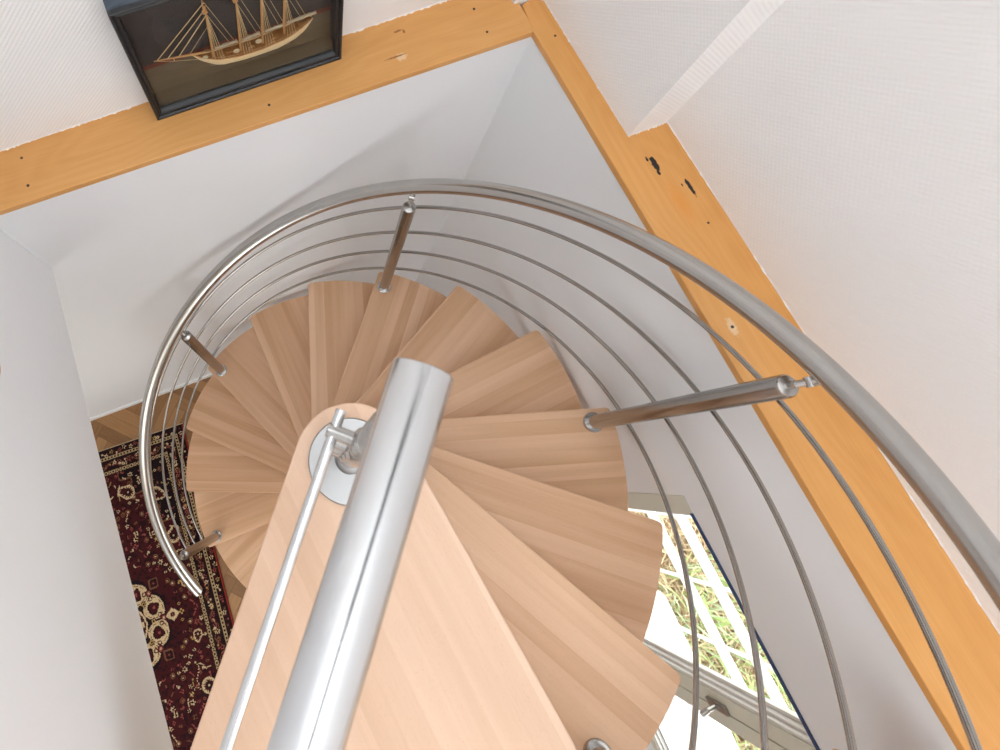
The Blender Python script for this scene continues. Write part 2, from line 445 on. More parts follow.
# ------------------------------------------------------------------ staircase
stair = empty('spiral_staircase')
tag(stair, 'spiral staircase of fanned beech wood steps winding down around a central column', 'staircase')
HUB = 0.118
def tread_outline(width_deg, r=R_T, hub=HUB, cr=0.014):
    """nosing corner sits at angle 0; the tread spreads clockwise"""
    al = math.asin(hub / r); w = math.radians(width_deg)
    pts = []
    phi = -al; psi = -w + al
    # hub arc from the nosing tangent round the back to the trailing tangent
    a0 = phi + PI / 2; a1 = psi - PI / 2 + 2 * PI
    for i in range(15):
        a = a0 + (a1 - a0) * i / 14; pts.append((hub * math.cos(a), hub * math.sin(a)))
    # trailing corner, rounded
    def corner(p, a, b):
        p = Vector(p); a = (Vector(a) - p).normalized(); b = (Vector(b) - p).normalized()
        q0 = p + a * cr; q2 = p + b * cr
        return [tuple(q0 * (1 - t) ** 2 + p * 2 * t * (1 - t) + q2 * t ** 2) for t in (0, .25, .5, .75, 1)]
    tail = (r * math.cos(-w), r * math.sin(-w)); nose = (r, 0)
    arc = [(r * math.cos(-w + w * i / 20), r * math.sin(-w + w * i / 20)) for i in range(21)]
    pts += corner(tail, pts[-1], arc[1])
    pts += [p for p in arc[1:-1]]
    pts += corner(nose, arc[-2], pts[0])
    return pts
bm = bmesh.new(); add_prism(bm, tread_outline(26.5), -0.04, 0.0)
t_first = None
for k in range(1, 14):
    th = TH0 + k * DTH
    if t_first is None:
        t = mesh_obj('tread', bm, M_beech, stair); bevel_mod(t, 0.0035, 3, 40); t_first = t
    else:
        t = t_first.copy(); COL.objects.link(t); t.parent = stair
    t.location = (0, 0, ZT - k * RISE); t.rotation_euler = (0, 0, th)
# landing tread: wide wedge with a round end
hc = Vector((-0.010, 0.008)); hr = 0.121
pl = []
a_left = math.atan2(0.65, -0.76); a_right = math.radians(4)
for i in range(21):
    a = a_right + (a_left - a_right) * i / 20; pl.append((hc.x + hr * math.cos(a), hc.y + hr * math.sin(a)))
pl += [(-0.4716, -0.3472), (-0.6155, -0.5157), (-0.6155, -0.999), (0.2387, -0.999), (0.1845, -0.5838), (0.1152, -0.0533)]
bm = bmesh.new(); add_prism(bm, pl, ZT - 0.04, ZT)
t = mesh_obj('landing_tread', bm, M_beech_top, stair); bevel_mod(t, 0.003, 3, 40)
t['label'] = 'long pale top step with a rounded end'
# small corner of the landing board beyond the rail
bm = bmesh.new(); add_prism(bm, [(0.2415, -0.999), (0.2415, -0.925), (0.605, -0.7700), (0.6300, -0.7590), (0.6420, -0.7720), (0.80, -0.985), (0.80, -0.999)], ZT - 0.04, ZT)
t = mesh_obj('landing_board', bm, M_beech, stair); bevel_mod(t, 0.003, 2, 40)
# centre column with spacer sleeves
col = mesh_obj('column', lathe([(0.0, 0.0), (0.12, 0.0), (0.12, 0.008), (0.05, 0.012), (0.05, ZT - 0.041), (0, ZT - 0.041)], 32), M_steel, stair); smooth_angle(col)
sp0 = None
for k in range(1, 14):
    z = ZT - k * RISE
    if sp0 is None:
        sp0 = mesh_obj('spacer_sleeve', lathe([(0.051, 0.0), (0.062, 0.0), (0.062, RISE - 0.041), (0.051, RISE - 0.041)], 24), M_steel, stair); smooth_angle(sp0); s = sp0
    else:
        s = sp0.copy(); COL.objects.link(s); s.parent = stair
    s.location = (0, 0, z)

# ------------------------------------------------------------------ spiral railing
rail = empty('spiral_railing')
tag(rail, 'curved brushed steel railing with four thin rods sweeping around the spiral staircase', 'railing')
def helix(r, zoff, k0, k1, n, sag=0.0):
    out = []
    for i in range(n + 1):
        k = k0 + (k1 - k0) * i / n; th = TH0 + k * DTH
        rr = r + sag * math.exp(-((k - 6.3) / 1.5) ** 2)
        out.append((rr * math.cos(th), rr * math.sin(th), ZT - k * RISE + zoff))
    return out
o = mesh_obj('handrail', tube(helix(R_RAIL, Z_RAIL, 0.0, 12.42, 200, 0.009), 0.0212, 28, 0.0015), M_steel, rail); smooth_angle(o)
KB = 12 - 0.0423 / DTH
for j in range(4):
    o = mesh_obj('rod', tube(helix(R_ROD, Z_ROD[j], 0.0, 12.02 - 0.0423 / DTH, 200), 0.0055, 12, 0.0008), M_rod, rail); smooth_angle(o)

def make_baluster(extra=0.0, name='baluster'):
    """local frame: x outwards, origin at the foot"""
    p = mesh_obj(name, lathe([(0, 0.004), (0.0205, 0.004), (0.0205, 0.852 + extra), (0.0175, 0.8575 + extra), (0.0085, 0.860 + extra), (0, 0.860 + extra)], 28), M_post, rail)
    smooth_angle(p)
    f = mesh_obj('base_flange', lathe([(0, 0.0), (0.029, 0.0), (0.029, 0.006), (0.0265, 0.0085), (0.021, 0.0085), (0, 0.0085)], 28), M_steel, p); smooth_angle(f)
    dz = 0.0423 / DTH * RISE
    bm = bmesh.new()
    add_tube(bm, [(0, 0, 0.855 + extra), (0.002, 0, 0.875 + extra)], 0.0065, 14)
    add_tube(bm, [(0.002, 0, 0.872 + extra), (0.0185, 0, 0.893 + extra), (0.0255, 0, 0.915 + extra)], 0.0065, 14)
    add_lathe(bm, [(0, -0.0085), (0.0085, -0.0085), (0.0085, 0.0085), (0, 0.0085)], 16, (0.016, 0, 0.889 + extra), (0, 1, 0))
    g = mesh_obj('pin', bm, M_steel, p); smooth_angle(g)
    for z in Z_ROD:
        h = z + dz + extra
        bm = bmesh.new()
        add_tube(bm, [(0.017, 0, h), (R_ROD - R_B + 0.006, 0, h)], 0.0075, 14, True, 0.001)
        add_tube(bm, [(R_ROD - R_B, -0.012, h), (R_ROD - R_B, 0.012, h)], 0.0078, 14)
        g = mesh_obj('rod_holder', bm, M_steel, p); smooth_angle(g)
    return p
proto = make_baluster()
def place(p, th, z):
    p.location = (R_B * math.cos(th), R_B * math.sin(th), z); p.rotation_euler = (0, 0, th)
place(proto, TH0 + 3 * DTH - 0.0423, ZT - 3 * RISE)
for k in (6, 9, 12):
    c = proto.copy(); COL.objects.link(c); c.parent = rail
    for ch in proto.children:
        d = ch.copy(); COL.objects.link(d); d.parent = c
    place(c, TH0 + k * DTH - 0.0423, ZT - k * RISE)
p0 = make_baluster(0.8 * RISE - 0.0219 + 0.0); place(p0, TH0 + 0.2 * DTH, ZT - RISE)

# ------------------------------------------------------------------ landing railing (straight, in the foreground)
land = empty('landing_railing', (-0.0117, 0.018, ZT))
tag(land, 'straight thick brushed steel handrail and rod in the foreground standing on the landing', 'railing')
ang = math.radians(49.2)         # local +x points at the free end
land.rotation_euler = (0, 0, ang)
HR = 0.96
# along-line coordinates relative to the post
o = mesh_obj('handrail', tube([(-0.93, 0.0005, HR), (0.0425, -0.0015, HR)], 0.0212, 48, 0.0012), M_fore, land); smooth_angle(o, 50)
def post(x):
    p = mesh_obj('post', lathe([(0, 0.008), (0.0205, 0.008), (0.0205, HR - 0.06), (0.017, HR - 0.055), (0.0075, HR - 0.055), (0.0075, HR - 0.018), (0, HR - 0.018)], 28, (x, 0, 0)), M_steel, land); smooth_angle(p)
    return p
p = post(0.0)
f = mesh_obj('base_flange', lathe([(0, 0.0), (0.0865, 0.0), (0.0865, 0.006), (0.084, 0.009), (0.0, 0.009)], 56, (-0.005, -0.002, 0)), M_plate, p); smooth_angle(f, 25)
f = mesh_obj('collar', lathe([(0.0, 0.009), (0.032, 0.009), (0.031, 0.014), (0.024, 0.022), (0.0205, 0.024), (0, 0.024)], 36), M_plate, p); smooth_angle(f, 30)
p2 = post(-0.76)
f = mesh_obj('base_flange', lathe([(0, 0.0), (0.035, 0.0), (0.035, 0.006), (0.0215, 0.009), (0.0205, 0.009)], 32, (-0.76, 0, 0)), M_steel, p2); smooth_angle(f, 25)
for z in (0.70, 0.49, 0.29, 0.10):
    o = mesh_obj('rod', tube([(-0.925, 0.044, z), (0.021, 0.044, z)], 0.0058, 16, 0.0006), M_fore, land); smooth_angle(o)
    for q, px in ((p, 0.022), (p2, -0.76)):
        bm = bmesh.new()
        x = -0.003 if px > 0 else px
        add_tube(bm, [(x, 0.008, z), (x, 0.052, z)], 0.0078, 20, True, 0.001)
        add_lathe(bm, [(0.0, 0.0), (0.015, 0.0), (0.014, 0.006), (0.009, 0.009), (0, 0.009)], 20, (x, 0.014, z), (0, 1, 0))
        g = mesh_obj('rod_holder', bm, M_steel, q); smooth_angle(g)

# ------------------------------------------------------------------ brass fitting on the left wall
bm = bmesh.new(); add_lathe(bm, [(0.0, 0.0), (0.036, 0.0), (0.036, 0.003), (0.030, 0.008), (0.016, 0.012), (0, 0.014)], 32, (XL, 0.432, 2.922), (1, 0, 0))
o = mesh_obj('brass_knob', bm, M_brass); smooth_angle(o, 50)
tag(o, 'round brass knob on the smooth left wall at the picture edge', 'knob')

# ------------------------------------------------------------------ windows in the right wall
def window(name, y0, y1, z0, z1, handle):
    """one sash; y0 < y1"""
    fr = bmesh.new(); st = 0.052; x0, x1 = XW - 0.002, XW + 0.062
    add_box(fr, x0, x1, y1 - st, y1, z0, z1); add_box(fr, x0, x1, y0, y0 + st, z0, z1)
    add_box(fr, x0, x1, y0 + st, y1 - st, z0, z0 + st); 
    add_box(fr, x0, x1, y0 + st, y1 - st, z1 - 0.012, z1)
    root = struct(mesh_obj(name, fr, M_olive))
    b = bmesh.new()
    for (ax, gap, t) in ((XW + 0.004, 0.0, 0.010), (XW + 0.016, 0.010, 0.012), (XW + 0.030, 0.022, 0.014)):
        add_box(b, ax, ax + t, y0 + st + gap * 0, y0 + st + 0.010 + gap, z0 + st, z1 - 0.014)
        add_box(b, ax, ax + t, y1 - st - 0.004 - gap * 0.2, y1 - st, z0 + st, z1 - 0.014)
        add_box(b, ax, ax + t, y0 + st, y1 - st, z0 + st, z0 + st + 0.010 + gap)
    mesh_obj('glazing_bead', b, M_whitelac, root)
    g = bmesh.new(); add_box(g, XW + 0.034, XW + 0.038, y0 + st, y1 - st, z0 + st, z1 - 0.012)
    mesh_obj('pane', g, M_glass, root)
    g = bmesh.new(); add_box(g, XW - 0.0045, XW - 0.001, y0 + 0.01, y1 - st + 0.006, z1 - 0.011, z1 + 0.001)
    mesh_obj('gasket', g, M_blue, root)
    if handle:
        hy, hz = y0 + 0.012, 1.83
        bm = bmesh.new(); add_box(bm, XW - 0.012, XW - 0.002, hy - 0.014, hy + 0.014, hz - 0.05, hz + 0.05)
        h = mesh_obj('window_handle', bm, M_plate, root); bevel_mod(h, 0.003)
        bm = bmesh.new()
        add_tube(bm, [(XW - 0.006, hy, hz), (XW - 0.050, hy, hz)], 0.0075, 16)
        add_tube(bm, [(XW - 0.040, hy, hz), (XW - 0.064, hy - 0.004, hz)], [0.010, 0.0085], 16, True, 0.002)
        l = mesh_obj('lever', bm, M_steel, h); smooth_angle(l)
    return root
window('window_1', -1.047, -0.3852, 0.9505, 2.2936, True)
window('window_2', -2.0495, -1.053, 0.9505, 2.2936, False)

# ------------------------------------------------------------------ outside: ground, plants, white fence and table
def ground_mat():
    m, nt, b = new_mat('dry_garden_soil'); N = NB(nt); o = N.obj()
    f = N.noise(o, 9, 4, 0.65); g = N.noise(o, 60, 3, 0.7)
    c = N.ramp(f, [(0.3, srgb(150, 152, 108)), (0.5, srgb(178, 160, 126)), (0.7, srgb(196, 176, 150))])
    N.l(N.mix(g, c, srgb(120, 104, 84)), b.inputs['Base Color']); b.inputs['Roughness'].default_value = 0.95
    return m
wall('ground', box(1.02, 12, -12, 12, -0.06, 0.0), ground_mat())
def blades(name, n, reg, hts, lean, cols, wid):
    v, f, mi = [], [], []
    for _ in range(n):
        x = random.uniform(reg[0], reg[1]); y = random.uniform(reg[2], reg[3]); h = random.uniform(*hts); a = random.uniform(0, 2 * PI)
        d = random.uniform(*lean); w = wid * random.uniform(.6, 1.3); px, py = -math.sin(a) * w, math.cos(a) * w
        dx, dy = math.cos(a) * d, math.sin(a) * d; i = len(v)
        v += [(x - px, y - py, 0), (x + px, y + py, 0), (x + dx * .4 + px * .8, y + dy * .4 + py * .8, h * .6), (x + dx * .4 - px * .8, y + dy * .4 - py * .8, h * .6), (x + dx, y + dy, h)]
        f += [(i, i + 1, i + 2, i + 3), (i + 3, i + 2, i + 4)]; k = random.randrange(len(cols)); mi += [k, k]
    me = bpy.data.meshes.new(name); me.from_pydata(v, [], f)
    for c in cols: me.materials.append(c)
    me.polygons.foreach_set('material_index', mi)
    o = bpy.data.objects.new(name, me); COL.objects.link(o); return o
gm = [plain('leaf_green_%s' % n, c, 0.6) for n, c in (('fresh', srgb(180, 205, 130)), ('mid', srgb(196, 208, 172)))]  # greens paled: overexposed, hazy daylight outside is put into the leaf colours
sm = [plain('straw_%s' % n, c, 0.8) for n, c in (('pale', srgb(226, 208, 170)), ('brown', srgb(176, 146, 116)), ('sand', srgb(212, 190, 156)))]
o = blades('dry_grass', 8000, (1.34, 2.9, -3.0, -0.3), (0.03, 0.16), (0.08, 0.3), sm, 0.0045); tag(o, 'dry straw and fallen stalks on the ground outside the window', 'dry grass', kind='stuff')
v = blades('green_grass', 480, (1.35, 1.95, -2.1, -1.15), (0.10, 0.28), (0.03, 0.2), gm, 0.0065); tag(v, 'fresh green leafy grass growing outside the window', 'grass', kind='stuff')

fence = empty('garden_railing', (1.30, 0, 0))
tag(fence, 'white metal railing seen through the window glass in front of the grass', 'railing')
FX = 0.0
for z, r in ((0.865, 0.026), (1.125, 0.026)):
    bm = bmesh.new(); add_box(bm, -0.014, 0.014, -3.4, -0.35, z - r, z + r)
    o = mesh_obj('rail_bar', bm, M_whitemetal, fence); bevel_mod(o, 0.006)
for y in (-0.40, -0.70, -1.0, -1.29, -1.59, -1.89, -2.19, -2.49, -2.79, -3.09, -3.39):
    bm = bmesh.new(); add_tube(bm, [(0.022, y, 0.0), (0.022, y, 1.36), (0.012, y, 1.40), (-0.006, y, 1.41)], 0.009, 10)
    o = mesh_obj('upright', bm, M_whitemetal, fence); smooth_angle(o)
table = empty('garden_table', (1.20, -1.9, 0))
tag(table, 'white garden table outside below the window beside the white railing', 'table')
bm = bmesh.new(); add_prism(bm, [(-0.02, -0.85), (-0.02, 0.72), (0.0, 0.78), (0.10, 0.80), (0.118, 0.76), (0.085, -0.85)], 0.47, 0.50)
o = mesh_obj('table_top', bm, M_whitemetal, table); bevel_mod(o, 0.006)
for x in (0.0, 0.07):
    for y in (-0.8, 0.68):
        mesh_obj('leg', tube([(x, y, 0.0), (x, y, 0.471)], 0.012, 12), M_whitemetal, table)

# ------------------------------------------------------------------ display case with the ship
CX0, CX1, CY0, CY1, CZ0, CZ1 = -0.161, 0.3255, 0.916, YU - 0.0065, ZL + 0.0005, 3.187
case = empty('display_case', ((CX0 + CX1) / 2, (CY0 + CY1) / 2, CZ0))
tag(case, 'black framed glass display case standing on the orange back ledge', 'display case')
cx = (CX0 + CX1) / 2; cy = (CY0 + CY1) / 2
def L(x, y, z): return (x - cx, y - cy, z - CZ0)
def cbox(bm, x0, x1, y0, y1, z0, z1):
    a = L(x0, y0, z0); b = L(x1, y1, z1); add_box(bm, a[0], b[0], a[1], b[1], a[2], b[2])
bm = bmesh.new()
cbox(bm, CX0, CX0 + 0.010, CY0 + 0.014, CY1, CZ0, CZ1); cbox(bm, CX1 - 0.010, CX1, CY0 + 0.014, CY1, CZ0, CZ1)
cbox(bm, CX0 + 0.010, CX1 - 0.010, CY0 + 0.014, CY1, CZ0, CZ0 + 0.010); cbox(bm, CX0 + 0.010, CX1 - 0.010, CY0 + 0.014, CY1, CZ1 - 0.010, CZ1)
o = mesh_obj('case_body', bm, M_slate, case)
# painted backdrop: dusky sky, red line, olive brown sea
m, nt, b = new_mat('painted_sea_backdrop'); N = NB(nt); ob = N.obj()
sp = N.n('ShaderNodeSeparateXYZ'); N.l(ob, sp.inputs[0])
hz = N.math('ADD', sp.outputs['Z'], N.math('MULTIPLY', N.noise(ob, 14, 2), 0.004))
sky = N.mix(N.noise(N.mapping(ob, (1, 1, 2)), 7, 3), srgb(44, 46, 50), srgb(74, 71, 71))
sea = N.mix(N.noise(N.mapping(ob, (1, 1, 5)), 12, 3), srgb(96, 86, 68), srgb(116, 102, 82))
H0 = 0.128
f1 = N.n('ShaderNodeMapRange'); N.l(hz, f1.inputs[0]); f1.inputs[1].default_value = H0 - 0.002; f1.inputs[2].default_value = H0 + 0.002
f2 = N.n('ShaderNodeMapRange'); N.l(hz, f2.inputs[0]); f2.inputs[1].default_value = H0 + 0.010; f2.inputs[2].default_value = H0 + 0.016
c = N.mix(f1.outputs[0], sea, srgb(112, 58, 46)); c = N.mix(f2.outputs[0], c, sky)
N.l(c, b.inputs['Base Color']); b.inputs['Roughness'].default_value = 0.7
bm = bmesh.new(); cbox(bm, CX0 + 0.010, CX1 - 0.010, CY1 - 0.006, CY1 - 0.001, CZ0 + 0.010, CZ1 - 0.010)
mesh_obj('backdrop', bm, m, case)
bm = bmesh.new(); cbox(bm, CX0 + 0.0105, CX1 - 0.0105, CY0 + 0.0172, CY1 - 0.0065, CZ0 + 0.0102, CZ0 + 0.032)
mesh_obj('painted_sea_floor', bm, plain('painted_sea', srgb(104, 92, 74), 0.7), case)
# front moulding: four mitred bars with a stepped profile
def moulding(bm):
    # profile: (inset from outer edge, y)
    def ring(ins_x, ins_z0, y):
        return [bm.verts.new(L(x, y, z)) for x, z in ((CX0 + ins_x, CZ0 + ins_z0), (CX1 - ins_x, CZ0 + ins_z0), (CX1 - ins_x, CZ1 - ins_z0 * 0.5), (CX0 + ins_x, CZ1 - ins_z0 * 0.5))]
    prof = [(0.0, 0.0, CY0 + 0.014), (0.0, 0.0, CY0 + 0.002), (0.0015, 0.0015, CY0), (0.006, 0.007, CY0), (0.008, 0.009, CY0 + 0.004), (0.0105, 0.013, CY0 + 0.0035), (0.0135, 0.020, CY0 + 0.001), (0.016, 0.024, CY0 + 0.003), (0.018, 0.028, CY0 + 0.009), (0.0185, 0.029, CY0 + 0.014)]
    rings = [ring(*p) for p in prof]
    for A, B in zip(rings[:-1], rings[1:]):
        for i in range(4):
            j = (i + 1) % 4; bm.faces.new((A[i], A[j], B[j], B[i]))
    A, B = rings[-1], rings[0]
    for i in range(4):
        j = (i + 1) % 4; bm.faces.new((A[i], A[j], B[j], B[i]))
bm = bmesh.new(); moulding(bm)
mesh_obj('front_frame', bm, M_black, case)
bm = bmesh.new(); cbox(bm, CX0 + 0.012, CX1 - 0.012, CY0 + 0.0145, CY0 + 0.0165, CZ0 + 0.012, CZ1 - 0.012)
mesh_obj('glass', bm, glass_mat('case_glass', (0.96, 0.96, 0.96, 1), 0.8), case)
bm = bmesh.new()
random.seed(3)
for (x0, z0, n, s) in ((0.008, 2.868, 6, 0.010), (0.20, 2.862, 4, 0.009)):
    bm = bmesh.new()
    x, z = x0, z0; pts = []
    for i in range(n * 3):
        pts.append(L(x, CY1 - 0.0062, z)); x += s * 0.5 * random.uniform(.1, 1.2) * (1 if i % 4 else -1); z += random.uniform(-1, 1) * 0.006
    add_tube(bm, pts, 0.0005, 5)
    mesh_obj('painted_wave', bm, plain('white_paint_line', srgb(180, 178, 170), 0.6), case)

def woodm(name, a, bcol):
    m, nt, b = new_mat(name); N = NB(nt); ob = N.obj()
    N.l(N.mix(N.noise(N.mapping(ob, (1, 1, 6)), 90, 3), a, bcol), b.inputs['Base Color']); b.inputs['Roughness'].default_value = 0.4
    return m
M_hull = woodm('ship_hull_wood', srgb(232, 204, 152), srgb(248, 230, 190))
M_deck = woodm('ship_deck_wood', srgb(150, 98, 52), srgb(186, 132, 76))
M_mast = woodm('ship_mast_wood', srgb(186, 130, 76), srgb(230, 184, 124))
M_sail = woodm('furled_canvas', srgb(160, 140, 112), srgb(216, 198, 168))
M_cord = plain('ship_rigging_cord', srgb(214, 186, 138), 0.8)
M_bone = plain('ship_boat_cream', srgb(232, 214, 176), 0.5)
SY = 0.953
ship = empty('model_ship', (0.1, SY, 2.886))
tag(ship, 'pale wooden four-masted sailing ship model inside the black display case', 'model ship')
def S(x, y, z): return (x - 0.1, y - SY, z - 2.886)
def lerp(tab, x):
    for (a, va), (b, vb) in zip(tab[:-1], tab[1:]):
        if x <= b: return va + (vb - va) * max(0, (x - a) / (b - a))
    return tab[-1][1]
sheer = [(-0.030, 2.9535), (-0.01, 2.940), (0.02, 2.9265), (0.07, 2.918), (0.13, 2.917), (0.20, 2.927), (0.262, 2.951)]
keel = [(-0.030, 2.9505), (-0.018, 2.930), (0.0, 2.911), (0.018, 2.897), (0.035, 2.890), (0.10, 2.886), (0.17, 2.886), (0.215, 2.897), (0.245, 2.918), (0.262, 2.944)]
beam = [(-0.030, 0.001), (-0.01, 0.008), (0.03, 0.016), (0.08, 0.0195), (0.18, 0.0195), (0.235, 0.014), (0.262, 0.006)]
def hull():
    bm = bmesh.new(); rings = []; n = 44; ns = 10
    for i in range(n + 1):
        x = -0.030 + 0.292 * i / n; zt = lerp(sheer, x); zb = lerp(keel, x); w = lerp(beam, x)
        r = []
        for j in range(ns + 1):
            a = PI * j / ns
            r.append(bm.verts.new(S(x, SY - w * math.cos(a), zt - (zt - zb) * math.sin(a) ** 0.7)))
        rings.append(r)
    for A, B in zip(rings[:-1], rings[1:]):
        for j in range(ns): bm.faces.new((A[j], A[j + 1], B[j + 1], B[j]))
    bm.faces.new(rings[0]); bm.faces.new(list(reversed(rings[-1])))
    return bm
h = mesh_obj('hull', hull(), M_hull, ship, True)
bm = bmesh.new(); prev = None
for i in range(45):
    x = -0.028 + 0.288 * i / 44; z = lerp(sheer, x) - 0.004; w = lerp(beam, x) - 0.001
    q = [bm.verts.new(S(x, SY - w, z)), bm.verts.new(S(x, SY + w, z)), bm.verts.new(S(x, SY + w, z - 0.002)), bm.verts.new(S(x, SY - w, z - 0.002))]
    if prev:
        for a in range(4): bm.faces.new((prev[a], q[a], q[(a + 1) % 4], prev[(a + 1) % 4]))
    prev = q
mesh_obj('deck', bm, M_deck, ship)
bm = bmesh.new()
for s in (-1, 1):
    pts = [S(-0.028 + 0.288 * i / 40, SY + s * (lerp(beam, -0.028 + 0.288 * i / 40)), lerp(sheer, -0.028 + 0.288 * i / 40) + 0.0006) for i in range(41)]
    add_tube(bm, pts, 0.0013, 6)
    p2_ = [S(0.0 + 0.25 * i / 40, SY + s * (lerp(beam, 0.25 * i / 40) - 0.001), lerp(sheer, 0.25 * i / 40) + 0.007) for i in range(41)]
    add_tube(bm, p2_, 0.0005, 5)
    for i in range(0, 41, 2): 
        q = Vector(p2_[i]); add_tube(bm, [q, q - Vector((0, 0, 0.007))], 0.0004, 4)
mesh_obj('bulwark', bm, M_mast, ship)
masts = [(0.0155, 2.909, 0.0285, 3.150), (0.083, 2.914, 0.0975, 3.155), (0.1375, 2.915, 0.1535, 3.150), (0.192, 2.922, 0.2045, 3.13)]
for (xb, zb, xt, zt) in masts:
    bm = bmesh.new(); f = lambda t: S(xb + (xt - xb) * t, SY, zb + (zt - zb) * t)
    add_tube(bm, [f(0), f(0.55), f(0.75)], [0.0030, 0.0024, 0.0020], 10)
    add_tube(bm, [Vector(f(0.66)) + Vector((-0.0035, 0, 0)), Vector(f(1.0)) + Vector((-0.0035, 0, 0))], [0.0018, 0.0010], 8)
    add_box(bm, f(0.68)[0] - 0.007, f(0.68)[0] + 0.004, -0.004, 0.004, f(0.68)[2], f(0.68)[2] + 0.003)
    mesh_obj('mast', bm, M_mast, ship)
mesh_obj('bowsprit', tube([S(-0.004, SY, 2.948), S(-0.06, SY, 2.9605), S(-0.1155, SY, 2.9728)], [0.0028, 0.0022, 0.0012], 8), M_mast, ship)
for a, b_, z0, z1 in ((0.024, 0.079, 2.951, 2.954), (0.092, 0.134, 2.951, 2.955), (0.147, 0.189, 2.955, 2.957), (0.200, 0.272, 2.957, 2.963)):
    bm = bmesh.new(); n = 14
    add_tube(bm, [S(a + (b_ - a) * i / n, SY - 0.002, z0 + (z1 - z0) * i / n + random.uniform(-.0008, .0008)) for i in range(n + 1)], [0.0042 * random.uniform(.75, 1.15) for _ in range(n + 1)], 8)
    mesh_obj('furled_sail', bm, M_sail, ship, True)
bm = bmesh.new()
c = lambda a, b, r=0.00055: add_tube(bm, [S(*a), S(*b)], r, 5)
M = [lambda t, m=m: (m[0] + (m[2] - m[0]) * t, SY, m[1] + (m[3] - m[1]) * t) for m in masts]
# stays to the bowsprit
c((-0.108, SY, 2.9715), M[0](0.80), 0.0011); c((-0.085, SY, 2.966), M[0](0.72), 0.0011); c((-0.060, SY, 2.9605), M[0](0.64), 0.0011); c((-0.036, SY, 2.955), M[0](0.5), 0.0005)
c((-0.1155, SY, 2.9728), (-0.072, SY, 2.951)); c((-0.072, SY, 2.951), (-0.018, SY, 2.930)); c((-0.072, SY, 2.951), (-0.072, SY, 2.963), 0.001)
for i in range(4):
    for s in (-1, 1):
        for d in (-0.001, 0.006, 0.013, 0.020):
            bx = masts[i][0] + d + 0.004; c((bx, SY + s * lerp(beam, bx), lerp(sheer, bx) + 0.001), M[i](0.67), 0.0006)
    bx = min(masts[i][0] + 0.056, 0.256); c((bx, SY, 2.957), M[i](0.80), 0.0006); c((bx - 0.012, SY, 2.955), M[i](0.66), 0.0006)
    if i < 3: c(M[i](0.9), M[i + 1](0.72), 0.0004)
for i in range(4):
    for z in (2.93, 2.938): 
        bx = masts[i][0] + 0.014; add_tube(bm, [S(bx, SY - 0.016, z - 0.004), S(bx + 0.012, SY - 0.013, z - 0.004)], 0.0005, 5)
mesh_obj('rigging', bm, M_cord, ship)
for x, z, s in ((-0.003, 2.9425, 0.9), (0.071, 2.930, 1.0), (0.126, 2.9385, 1.0)):
    bm = bmesh.new()
    bmesh.ops.create_uvsphere(bm, u_segments=14, v_segments=8, radius=0.0075 * s)
    for v_ in bm.verts:
        v_.co.x *= 1.05; v_.co.y *= 0.7; v_.co.z *= 0.75
        if v_.co.z > 0.001: v_.co.z = 0.001 - (v_.co.z - 0.001) * 0.6; v_.co.x *= .92; v_.co.y *= .92
    bmesh.ops.translate(bm, verts=bm.verts, vec=S(x, SY - 0.010, z))
    mesh_obj('ship_boat', bm, M_bone, ship, True)
for x in (0.055, 0.108, 0.165, 0.235):
    z = lerp(sheer, x); bm = bmesh.new(); p_ = S(x, SY, z); add_box(bm, p_[0] - 0.008, p_[0] + 0.008, -0.006, 0.006, p_[2] - 0.004, p_[2] + 0.006)
    o = mesh_obj('deckhouse', bm, M_deck, ship); bevel_mod(o, 0.001)

